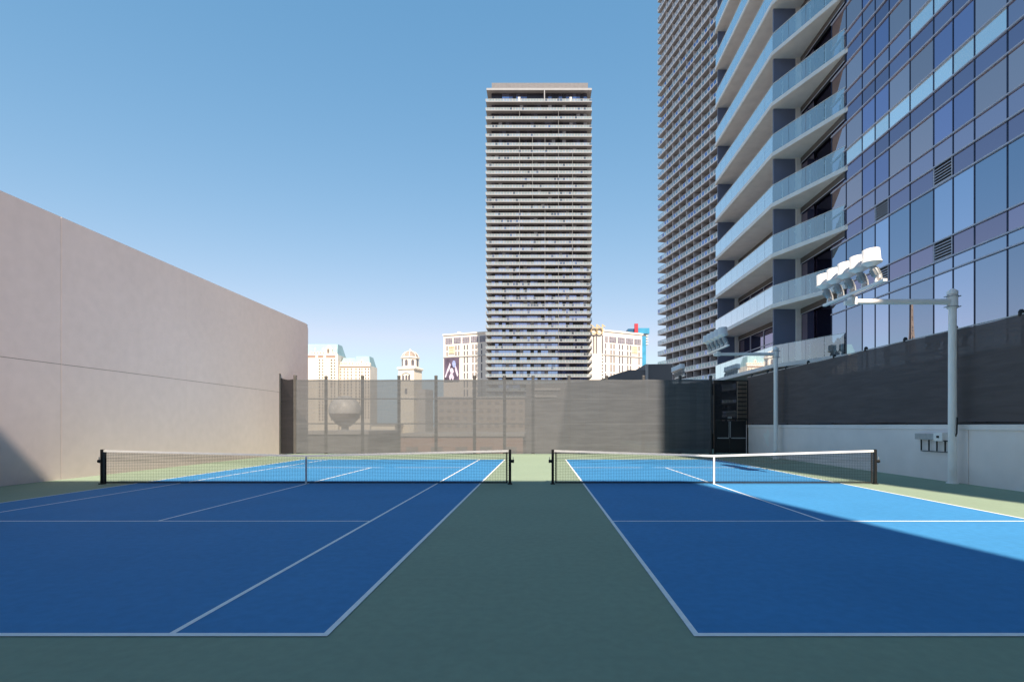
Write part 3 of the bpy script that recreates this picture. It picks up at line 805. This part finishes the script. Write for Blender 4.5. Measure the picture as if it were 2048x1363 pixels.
# ------------------------------------------------------------------ cream hotel behind the centre tower
def px3(px, y, D): return ((px-1080)*D/F, CH+(850-y)*D/F)
t = thing('hotel_building', 'broad cream hotel with narrow dark window strips behind the centre tower', 'hotel', (0,300,-16))
def wing(ax_, ay_, bx_, by_, ztop):
    e = bpy.data.objects.new('wing', None); COL.objects.link(e); e.parent = t
    e.location = (ax_, ay_-300, 16); e.rotation_euler = (0,0,math.atan2(by_-ay_, bx_-ax_))
    return e, math.hypot(bx_-ax_, by_-ay_)
# left wing: from px 887 (D 320) towards the middle
e, Lw = wing(-58.8,320.0, 0.0,298.0, 57)
def sx(px):   # pixel column -> distance along the wing
    # intersection of the view ray with the wing line
    r = (px-1080)/F; ux, uy = 58.8/Lw, -22.0/Lw
    return (r*320+58.8)/(ux-r*uy)
def sz(px, y): 
    s = sx(px); D = 320-22.0/Lw*s
    return CH+(850-y)*D/F
ztop = sz(887,671)
b = MB(); b.box(0,Lw,0,25,-16,ztop,M['cream']); b.build('wall', e)
b = MB(); b.box(-0.5,Lw,-0.5,25.5,ztop,ztop+0.8,M['cream2']); b.build('parapet', e)
b = MB(); b.box(sx(910),sx(914),3,6,ztop+0.8,ztop+2.4,M['cream2']); b.build('roof_unit', e)
zc = sz(905,713.5); b = MB(); b.box(0,Lw,-0.35,-0.01,zc-0.3,zc+0.3,M['greylt']); b.build('cornice', e)
for a_,c_ in ((891,904.5),(907.5,921.6),(925,939),(942,956),(959.5,971)):
    za, zb = sz(891,688), sz(891,676.3)
    w_ = MB(); w_.box(sx(a_),sx(c_),-0.12,-0.01,za,zb,M['cwin2']); o = w_.build('window', e)
    w_ = MB(); n = 4
    for k in range(1,n):
        x = sx(a_)+(sx(c_)-sx(a_))*k/n; w_.box(x-0.1,x+0.1,-0.18,-0.13,za,zb,M['greylt'])
    for k in (1,2): zz = za+(zb-za)*k/3; w_.box(sx(a_),sx(c_),-0.20,-0.185,zz-0.1,zz+0.1,M['greylt'])
    w_.build('window_frame', o)
for px in (894.2,912,917.7,928.8,934.8,946,952,963.3):
    for ya_,yb_ in ((691,700),(703.3,711),(714,726.6),(730,743.3),(746.5,757.5),(761,775),(779,792)):
        if px < 920 and ya_ > 713: continue
        w_ = MB(); w_.box(sx(px-1.1),sx(px+1.1),-0.10,-0.01,sz(905,yb_),sz(905,ya_),M['cwin']); w_.build('window_strip', e)
bd = MB(); xa_, xb_ = sx(889),sx(918.6); za, zb = sz(903,762), sz(903,715)
bd.box(xa_,xb_,-0.5,-0.01,za,zb,M['bbdark']); bo = bd.build('billboard', e)
def blob(pts, mat, dy, name):
    q = MB(); q.prism_y([(xa_+(xb_-xa_)*a/100, zb-(zb-za)*c/100) for a,c in pts], dy-0.02, dy, mat); q.build(name, bo)
blob([(62,12),(74,14),(80,30),(76,44),(60,40),(54,24)], M['bbblue'], -0.52, 'poster_plume')
blob([(38,22),(46,30),(36,50),(22,66),(12,84),(4,80),(16,60),(28,40)], M['bblight'], -0.52, 'poster_feathers')
blob([(78,34),(88,52),(96,74),(90,82),(82,70),(74,52)], M['bblight'], -0.52, 'poster_feathers')
blob([(46,44),(60,46),(66,60),(58,70),(68,84),(60,100),(52,86),(40,98),(34,82),(44,66),(40,54)], M['bblight'], -0.55, 'poster_figure')
gs = MB(); x = sx(903.5)
gs.box(sx(897.5),sx(909.5),-0.35,-0.125,sz(905,707),sz(905,693),M['parch'])
gs.build('crest_sign', e)
gs = MB()
for k in range(3):
    zz = sz(905,704.5)+(sz(905,695)-sz(905,704.5))*k/2; gs.box(sx(899.5),sx(907.5),-0.42,-0.355,zz-0.25,zz+0.25,M['gold'])
for k in range(3): gs.lathe((sx(900+3.4*k),-0.38,sz(905,694)),(0,-1,0),[(0,0.5),(0.15,0.5)],M['gold'],10)
gs.build('crest_emblem', e)
# right wing
e2, L2 = wing(36.9,305.0, 61.8,318.0, 57)
ux2, uy2 = 24.9/L2, 13.0/L2
def sx2(px):
    r = (px-1080)/F; return (r*305-36.9)/(ux2-r*uy2)
def sz2(px,y):
    return CH+(850-y)*(305+uy2*sx2(px))/F
zt2 = sz2(1207,662)
b = MB(); b.box(0,L2,0,25,-16,zt2,M['cream']); b.build('wall', e2)
b = MB(); b.box(0,L2+0.6,-0.5,25.5,zt2,zt2+0.9,M['cream2']); b.build('parapet', e2)
zc = sz2(1230,710.5); b = MB(); b.box(0,L2,-0.35,-0.01,zc-0.3,zc+0.3,M['greylt']); b.build('cornice', e2)
for a_,c_ in ((1210,1215.5),(1218.5,1232.5),(1235.5,1249.5),(1252,1266),(1268.5,1281.5)):
    za, zb = sz2(1210,683.5), sz2(1210,672)
    w_ = MB(); w_.box(sx2(a_),sx2(c_),-0.12,-0.01,za,zb,M['cwin2']); o = w_.build('window', e2)
    w_ = MB()
    for k in (1,2,3): x = sx2(a_)+(sx2(c_)-sx2(a_))*k/4; w_.box(x-0.08,x+0.08,-0.18,-0.13,za,zb,M['greylt'])
    for k in (1,2): zz = za+(zb-za)*k/3; w_.box(sx2(a_),sx2(c_),-0.20,-0.185,zz-0.1,zz+0.1,M['greylt'])
    w_.build('window_frame', o)
for px in (1211.2,1222,1228,1239,1244.8,1255.5,1261.3,1278):
    for ya_,yb_ in ((687,696.5),(700,708),(712,725),(728.5,743),(746,757),(761,775),(779,792)):
        w_ = MB(); w_.box(sx2(px-1.1),sx2(px+1.1),-0.10,-0.01,sz2(1220,yb_),sz2(1220,ya_),M['cwin']); w_.build('window_strip', e2)
gs = MB(); gs.box(sx2(1264),sx2(1275),-0.35,-0.125,sz2(1268,706),sz2(1268,692),M['parch']); gs.build('crest_sign', e2)
gs = MB()
for k in range(3):
    zz = sz2(1268,703.5)+(sz2(1268,694.5)-sz2(1268,703.5))*k/2; gs.box(sx2(1266),sx2(1273),-0.42,-0.355,zz-0.25,zz+0.25,M['gold'])
gs.build('crest_emblem', e2)
# centre block between the wings
xa2, xb2 = (1150-1080)*300/F, (1207.3-1080)*302/F
zc0 = CH+(850-660)*301/F
b = MB(); b.box(xa2,xb2,1.0,24,0,zc0+16,M['cream']); b.build('stair_block', t)
b = MB(); b.box(-0.05,xa2,0.5,24,0,zc0+14,M['cream']); b.build('centre_wall', t)
b = MB(); b.box(xa2,xb2+0.2,0.7,24,zc0+16,zc0+16.9,M['cream2']); b.build('parapet', t)
for px in (1187.5,1192.8,1205):
    x = (px-1080)*301/F; za = CH+(850-706)*301/F+16; zb = CH+(850-670)*301/F+16
    w_ = MB(); w_.box(x-0.32,x+0.32,0.88,0.99,za,zb,M['cwin']); w_.build('window_strip', t)
for k in range(14):
    x = (1205-1080)*301/F; za = CH+(850-(709+6.5*k))*301/F+16
    w_ = MB(); w_.box(x-0.3,x+0.3,0.88,0.99,za-0.8,za,M['cwin']); w_.build('window', t)
def ring(cx, cz, r, w_):
    g = MB(); n = 24
    for i in range(n):
        a0, a1 = 2*math.pi*i/n, 2*math.pi*(i+1)/n
        g.bar((cx+r*math.cos(a0),0.0,cz+r*math.sin(a0)),(cx+r*math.cos(a1),0.0,cz+r*math.sin(a1)),0.5,w_,M['gold'],(0,1,0))
    return g
zr = CH+(850-661.5)*301/F+16
for px,r in ((1187.8,1.75),(1199.0,1.75)):
    ring((px-1080)*301/F, zr, r, 0.55).build('gold_ring', t)
for px in (1181.5,1193.5,1204.5):
    x = (px-1080)*301/F; g = MB(); g.box(x-0.35,x+0.35,-0.2,0.2,zr+0.2,zr+3.6,M['gold']); g.bar((x,0,zr+3.4),(x+1.6,0,zr+2.2),0.5,0.5,M['gold']); g.build('gold_letter', t)

# ------------------------------------------------------------------ turquoise tower, far right of the cream hotel
D5 = 500
t = thing('turquoise_tower', 'turquoise glass tower with a red crest peeking over the cream hotel', 'tower', (px3(1285,0,D5)[0],D5,-16))
def bx5(name, p0,p1,y0,y1,mat,d0=0,d1=12):
    x0_,za = px3(p0,y1,D5); x1_,zb = px3(p1,y0,D5); xo = px3(1285,0,D5)[0]
    b = MB(); b.box(x0_-xo,x1_-xo,d0,d1,za+16,zb+16,mat); return b.build(name, t)
bx5('tower_shaft',1278,1292,672,888,M['tealglass'])
bx5('roof_canopy',1276,1298.5,656,667,M['tealglass'],-1,13)
bx5('upper_volume',1256,1275.8,657,672,M['tealdk'],0,12)
bx5('canopy_eave',1250,1256,664,667,M['tealdk'],-0.5,12)
bx5('red_crest',1268,1275,648,672,M['red'],-3,-1.2)
for k in range(4): bx5('balcony',1292.05,1296.5,670+5.5*k,671.5+5.5*k,M['cream2'],0.2,8)

# ------------------------------------------------------------------ chateau-roofed hotel (left)
DP = 450
XO = px3(677,0,DP)[0]
t = thing('hotel_building', 'limestone hotel with verdigris mansard roofs beyond the end of the beige wall', 'hotel', (XO,DP,-16))
def q5(px): return px3(px,0,DP)[0]-XO
def zq(y): return px3(0,y,DP)[1]+16
b = MB(); b.box(q5(520),q5(675.5),0,22,0,zq(709),M['sand']); b.build('wall', t)
b = MB(); b.box(q5(675.6),q5(737),4,24,0,zq(729.5),M['sand']); b.build('wall', t)
def mansard(x0,x1,y0,y1,z0,z1,inx,iny,name='roof'):
    b = MB()
    b.add([(x0,y0,z0),(x1,y0,z0),(x1,y1,z0),(x0,y1,z0),(x0+inx,y0+iny,z1),(x1-inx,y0+iny,z1),(x1-inx,y1-iny,z1),(x0+inx,y1-iny,z1)],
          [(4,5,6,7),(0,1,5,4),(1,2,6,5),(2,3,7,6),(3,0,4,7)], M['teal'])
    return b.build(name, t)
mansard(q5(520),q5(674),0.8,21,zq(709),zq(686),1.6,5)
mansard(q5(676),q5(706),5,23,zq(729.5),zq(713),1.2,4)
mansard(q5(702),q5(736),4.6,23.4,zq(729.5),zq(709.5),1.6,4)
b = MB(); b.box(q5(519),q5(676.2),-0.8,-0.01,zq(711),zq(708),M['sandlt']); b.build('cornice', t)
b = MB(); b.box(q5(519),q5(675),-0.3,-0.02,zq(714.5),zq(711),M['rose']); b.build('frieze', t)
b = MB(); b.box(q5(676.3),q5(738),3.2,3.99,zq(731),zq(728),M['sandlt']); b.build('cornice', t)
b = MB(); b.box(q5(677),q5(736.5),3.7,3.98,zq(733.2),zq(731),M['rose']); b.build('frieze', t)
def dormer(px, w_, ybase, ytop, yd):
    x = q5(px); hw = w_*DP/F/2; z0, z1 = zq(ybase), zq(ytop); zm = z0+(z1-z0)*0.62
    b = MB(); b.prism_y([(x-hw,z0),(x+hw,z0),(x+hw,zm),(x,z1),(x-hw,zm)], yd, yd+3.5, M['sandlt']); o = b.build('dormer', t)
    q = MB(); q.box(x-hw*0.35,x+hw*0.35,yd-0.1,yd-0.005,z0+(zm-z0)*0.25,zm,M['swin']); q.build('dormer_window', o)
dormer(657,13,709,690,-0.4)
for px in (560,575,590,605,622,629,635,641,647,667,671): dormer(px,4.2,708.5,702 if px<660 else 703,0.1)
for px in (627,643,669): dormer(px,3.0,698,693.5,3.0)
for px in (679,684.5,690,695.5,701.5): dormer(px,4.2,728.3,721,4.3)
for px in (709,714,719,724.5,730,735): dormer(px,3.6,728.3,723,4.1)
dormer(719.5,5,726,716.5,5.0)
for px in (606,611,639.3,645.8,663,669.5):
    n = 26
    for k in range(n):
        y_ = 718+5.9*k
        if y_ > 775: continue
        b = MB(); hw = 0.5 if px != 663 else 0.75
        b.box(q5(px)-hw,q5(px)+hw,-0.2,-0.015,zq(y_+3.4),zq(y_),M['swin']); b.build('window', t)
for px in (678,685,692.3,699.3,708.8,715.8,720.8,728.3,734):
    for k in range(7):
        y_ = 735+6.1*k
        b = MB(); b.box(q5(px)-0.45,q5(px)+0.45,3.8,3.985,zq(y_+3.6),zq(y_),M['swin']); b.build('tall_window', t)
mg = MB()
for i in range(24):
    for k in range(12):
        px = 524+i*3.9+(0.7 if i%2 else 0); y_ = 718+5.9*k
        if px > 615: continue
        mg.box(q5(px)-0.45,q5(px)+0.45,-0.2,-0.015,zq(y_+3.4),zq(y_),M['swin'])
for px in (639.3,645.8,663,669.5):
    for k in range(11):
        y_ = 778+5.9*k; mg.box(q5(px)-0.45,q5(px)+0.45,-0.2,-0.015,zq(y_+3.4),zq(y_),M['swin'])
for px in (678,685,692.3,699.3,708.8,715.8,720.8,728.3,734):
    for k in range(10):
        y_ = 778+6.1*k; mg.box(q5(px)-0.45,q5(px)+0.45,3.8,3.985,zq(y_+3.6),zq(y_),M['swin'])
o = mg.build('lower_windows', t); o['kind'] = 'stuff'
for px,y0_,y1_,yy in ((634,711,888,-0.6),(650,711,888,-0.6),(674,711,888,-0.6)):
    b = MB(); b.box(q5(px)-1.1,q5(px)+1.1,yy,-0.02,0,zq(y0_),M['sandlt']); b.build('pilaster', t)

# ------------------------------------------------------------------ bell tower
DB = 150
xo = px3(820.5,0,DB)[0]
t = thing('bell_tower', 'cream bell tower with a small brown dome rising above the back fence', 'bell tower', (xo,DB,-16), R(-14))
def zb_(y): return px3(0,y,DB)[1]+16
b = MB(); h = 2.42; b.box(-h,h,-h,h,0,zb_(740),M['sandlt']); b.build('shaft', t)
b = MB(); h = 2.75; b.box(-h,h,-h,h,zb_(740),zb_(735.5),M['cream2']); b.build('cornice', t, 0.15)
n = 8
def octo(r): return [(r*math.cos(2*math.pi*(k+0.5)/n), r*math.sin(2*math.pi*(k+0.5)/n)) for k in range(n)]
b = MB(); b.prism(octo(2.42), zb_(735.5), zb_(717), M['cream2']); b.build('belfry', t)
b = MB(); b.prism(octo(2.72), zb_(717), zb_(714), M['cream2']); b.build('belfry_cornice', t)
b = MB(); r0 = 2.25; hd = zb_(702.5)-zb_(714)
b.lathe((0,0,zb_(714)),(0,0,1),[(hd*math.sin(a),r0*math.cos(a)) for a in [i*math.pi/2/9 for i in range(10)]],M['dome'],24)
d_ = b.build('dome', t)
b = MB()
for k in range(8):
    a = 2*math.pi*(k+0.5)/8
    pts = [((r0+0.05)*math.cos(q)*math.cos(a),(r0+0.05)*math.cos(q)*math.sin(a),zb_(714)+(hd+0.05)*math.sin(q)) for q in [i*math.pi/2/7 for i in range(8)]]
    b.tube(pts,0.10,M['cream2'],6)
b.build('dome_ribs', d_)
b = MB(); b.lathe((0,0,zb_(702.8)),(0,0,1),[(0,0.5),(0.25,0.45),(0.5,0.2),(0.8,0.05)],M['cream2'],12); b.build('finial', t)
for k in range(8):
    a = 2*math.pi*k/8; ap = 2.42*math.cos(math.pi/8)+0.02
    c = Vector((ap*math.cos(a),ap*math.sin(a),0)); tx = Vector((-math.sin(a),math.cos(a),0)); nn = Vector((math.cos(a),math.sin(a),0))
    pts = []; w_ = 0.42; z0, z1 = zb_(732), zb_(723)
    for p,q in [(-w_,z0),(w_,z0)]+[(w_*math.cos(v),z1+w_*math.sin(v)) for v in [i*math.pi/8 for i in range(9)]]:
        pts.append(c+tx*p+Vector((0,0,q)))
    m_ = len(pts)
    b = MB(); b.add(pts+[p+nn*0.05 for p in pts], [tuple(range(m_,2*m_))]+[(i,(i+1)%m_,m_+(i+1)%m_,m_+i) for i in range(m_)], M['cwin']); b.build('belfry_opening', t)
for k,x in enumerate((-0.9,0.1,0.95)):
    b = MB(); w_ = 0.30; z0,z1 = zb_(760.5),zb_(753.5)
    pts = [(x-w_,z0),(x+w_,z0)]+[(x+w_*math.cos(v),z1+w_*math.sin(v)) for v in [i*math.pi/6 for i in range(7)]]
    b.prism_y(pts, -2.52, -2.425, M['cwin']); b.build('arched_window', t)
b = MB()
for i in range(10):
    a0, a1 = math.pi*(0.15+0.7*i/10), math.pi*(0.15+0.7*(i+1)/10)
    b.bar((0.0+1.5*math.cos(a0),-2.5,zb_(755)+1.2*math.sin(a0)),(0.0+1.5*math.cos(a1),-2.5,zb_(755)+1.2*math.sin(a1)),0.14,0.2,M['greylt'],(0,1,0))
b.build('arch_moulding', t)
b = MB(); b.box(-0.35,0.35,-2.5,-2.425,zb_(788),zb_(778),M['cwin']); b.build('slit_window', t)
b = MB(); b.box(-2.6,2.6,-2.6,2.6,zb_(797),zb_(795),M['cream2']); b.build('string_course', t)
b = MB(); b.box(2.45,5.2,-1.0,4,0,zb_(779),M['greylt']); b.build('side_annex', t)

# ------------------------------------------------------------------ grey annex with stepped roof, low roofs, balloon sign
DG = 95
xo = px3(1052,0,DG)[0]
t = thing('annex_building', 'grey windowless block with a sloping stepped roof behind the back fence', 'building', (xo,DG,-16))
pts = [(1052,1080),(1052,768),(1130,765),(1198,760),(1236,746),(1258,739.5),(1291,739.5),(1291,728),(1345,727),(1345,1080)]
b = MB(); b.prism_y([(px3(p,q,DG)[0]-xo, max(0,px3(p,q,DG)[1]+16)) for p,q in pts[::-1]], 0, 20, M['grey']); b.build('wall', t)
b = MB(); a_, c_ = px3(1290.7,739,DG), px3(1296,728,DG); b.box(a_[0]-xo,c_[0]-xo,-0.3,-0.01,a_[1]+16-6,c_[1]+16,M['greylt']); b.build('corner_pier', t)
for k in range(6):
    for px in (1182,1187,1192,1197):
        a_ = px3(px,770+6*k,DG); b = MB(); b.box(a_[0]-xo-0.12,a_[0]-xo+0.12,-0.15,-0.01,a_[1]+16-0.3,a_[1]+16,M['cream2']); b.build('wall_light', t)
for k,yy in enumerate((776,790)):
    a_ = px3(1068,yy,DG); c_ = px3(1121-8*k,yy,DG); b = MB(); b.box(a_[0]-xo,c_[0]-xo,-0.2,-0.01,a_[1]+16-0.35,a_[1]+16,M['greylt']); b.build('wall_ledge', t)

def lowblock(name, label, p0, p1, ytop, D, mat, cat='building', bands=3):
    x0_, z1_ = px3(p0,ytop,D); x1_,_ = px3(p1,ytop,D)
    t = thing(name, label, cat, (x0_,D,-16))
    H = z1_+16; Wd = x1_-x0_
    b = MB(); b.box(0,Wd,0,14,0,H,mat); b.build('wall', t)
    b = MB(); b.box(-0.2,Wd+0.2,-0.2,14.2,H,H+0.4,M['greylt']); b.build('parapet', t)
    n = max(2,int(Wd/3))
    for r_ in range(bands):
        for k in range(n):
            x = Wd*(k+0.5)/n; zz = H-1.6-2.9*r_
            if zz < 1: continue
            b = MB(); b.box(x-0.8,x+0.8,-0.1,-0.01,zz-0.9,zz+0.2,M['brownwin']); b.build('window', t)
lowblock('low_building','low pale roof block seen through the screen left of the bell tower',742,790,850,140,M['sandlt'],bands=2)
lowblock('low_building','wide grey parapet block seen through the screen below the château hotel',600,735,868,62,M['grey'],bands=0)
lowblock('low_building','reddish low block seen through the screen right of the bell tower',800,1046,872,70,M['rose'],bands=1)
lowblock('low_building','brownish mid-rise block seen through the screen below the billboard hotel',875,1050,795,200,M['brownstone'],bands=4)

DLn = 180
xo = px3(690,0,DLn)[0]
t = thing('balloon_sign', 'round balloon-shaped sign seen dimly through the screen, left of the bell tower', 'sign', (xo,DLn,-16))
zc = px3(0,822,DLn)[1]+16; rr = 31*DLn/F
b = MB(); b.lathe((0,0,zc),(0,0,1),[(rr*math.sin(a),max(0.02,rr*math.cos(a))) for a in [-0.15+i*(math.pi/2+0.15)/12 for i in range(13)]],M['balloonA'],28); b.build('envelope', t)
b = MB(); b.lathe((0,0,zc),(0,0,-1),[(0.15*rr,rr*0.985),(rr*0.45,rr*0.86),(rr*0.75,rr*0.6),(rr*0.98,rr*0.3)],M['balloonB'],28); b.build('envelope_base', t)
b = MB(); b.lathe((0,0,0),(0,0,1),[(0,1.4),(zc-rr*0.97,1.2)],M['greylt'],12); b.build('sign_column', t)

# lattice spire, well off to the left (it shows only as a reflection in the glass tower)
t = thing('lattice_spire', 'rust brown lattice iron spire mirrored in the glass tower', 'spire', (-144.7,250,-16))
b = MB(); Hs = 76.5
def hwid(z): return 0.3+5.6*(1-z/Hs)**1.7
zsx = [Hs*(1-(1-i/14)**1.15) for i in range(15)]
for a,c in zip(zsx[:-1],zsx[1:]):
    wa, wc = hwid(a), hwid(c)
    ca = [(-wa,-wa),(wa,-wa),(wa,wa),(-wa,wa)]; cc = [(-wc,-wc),(wc,-wc),(wc,wc),(-wc,wc)]
    for i in range(4):
        j = (i+1)%4
        b.bar((*ca[i],a),(*cc[i],c),0.42,0.42,M['rust']); b.bar((*ca[i],a),(*cc[j],c),0.26,0.26,M['rust']); b.bar((*ca[j],a),(*cc[i],c),0.26,0.26,M['rust'])
        b.bar((*ca[i],a),(*ca[j],a),0.4,0.4,M['rust'])
b.build('lattice', t)
b = MB(); b.box(-2.2,2.2,-2.2,2.2,42,43.2,M['rust']); b.build('platform', t)

# ------------------------------------------------------------------ block behind the viewer that shades the near court
HC = 33.0
yb0 = 17.44 - HC/1.07
xr = 7.83 - 0.17*yb0
t = thing('podium_block', 'plain tan building block behind the viewer that shades the near half of the courts', 'building', (0,yb0,0))
b = MB(); b.box(-75,xr,-26,0,0,HC,M['caster']); b.build('wall', t)
b = MB(); b.box(-75,xr-0.3,-25.6,-0.3,HC-0.05,HC+0.001,M['grey']); b.build('roof', t)
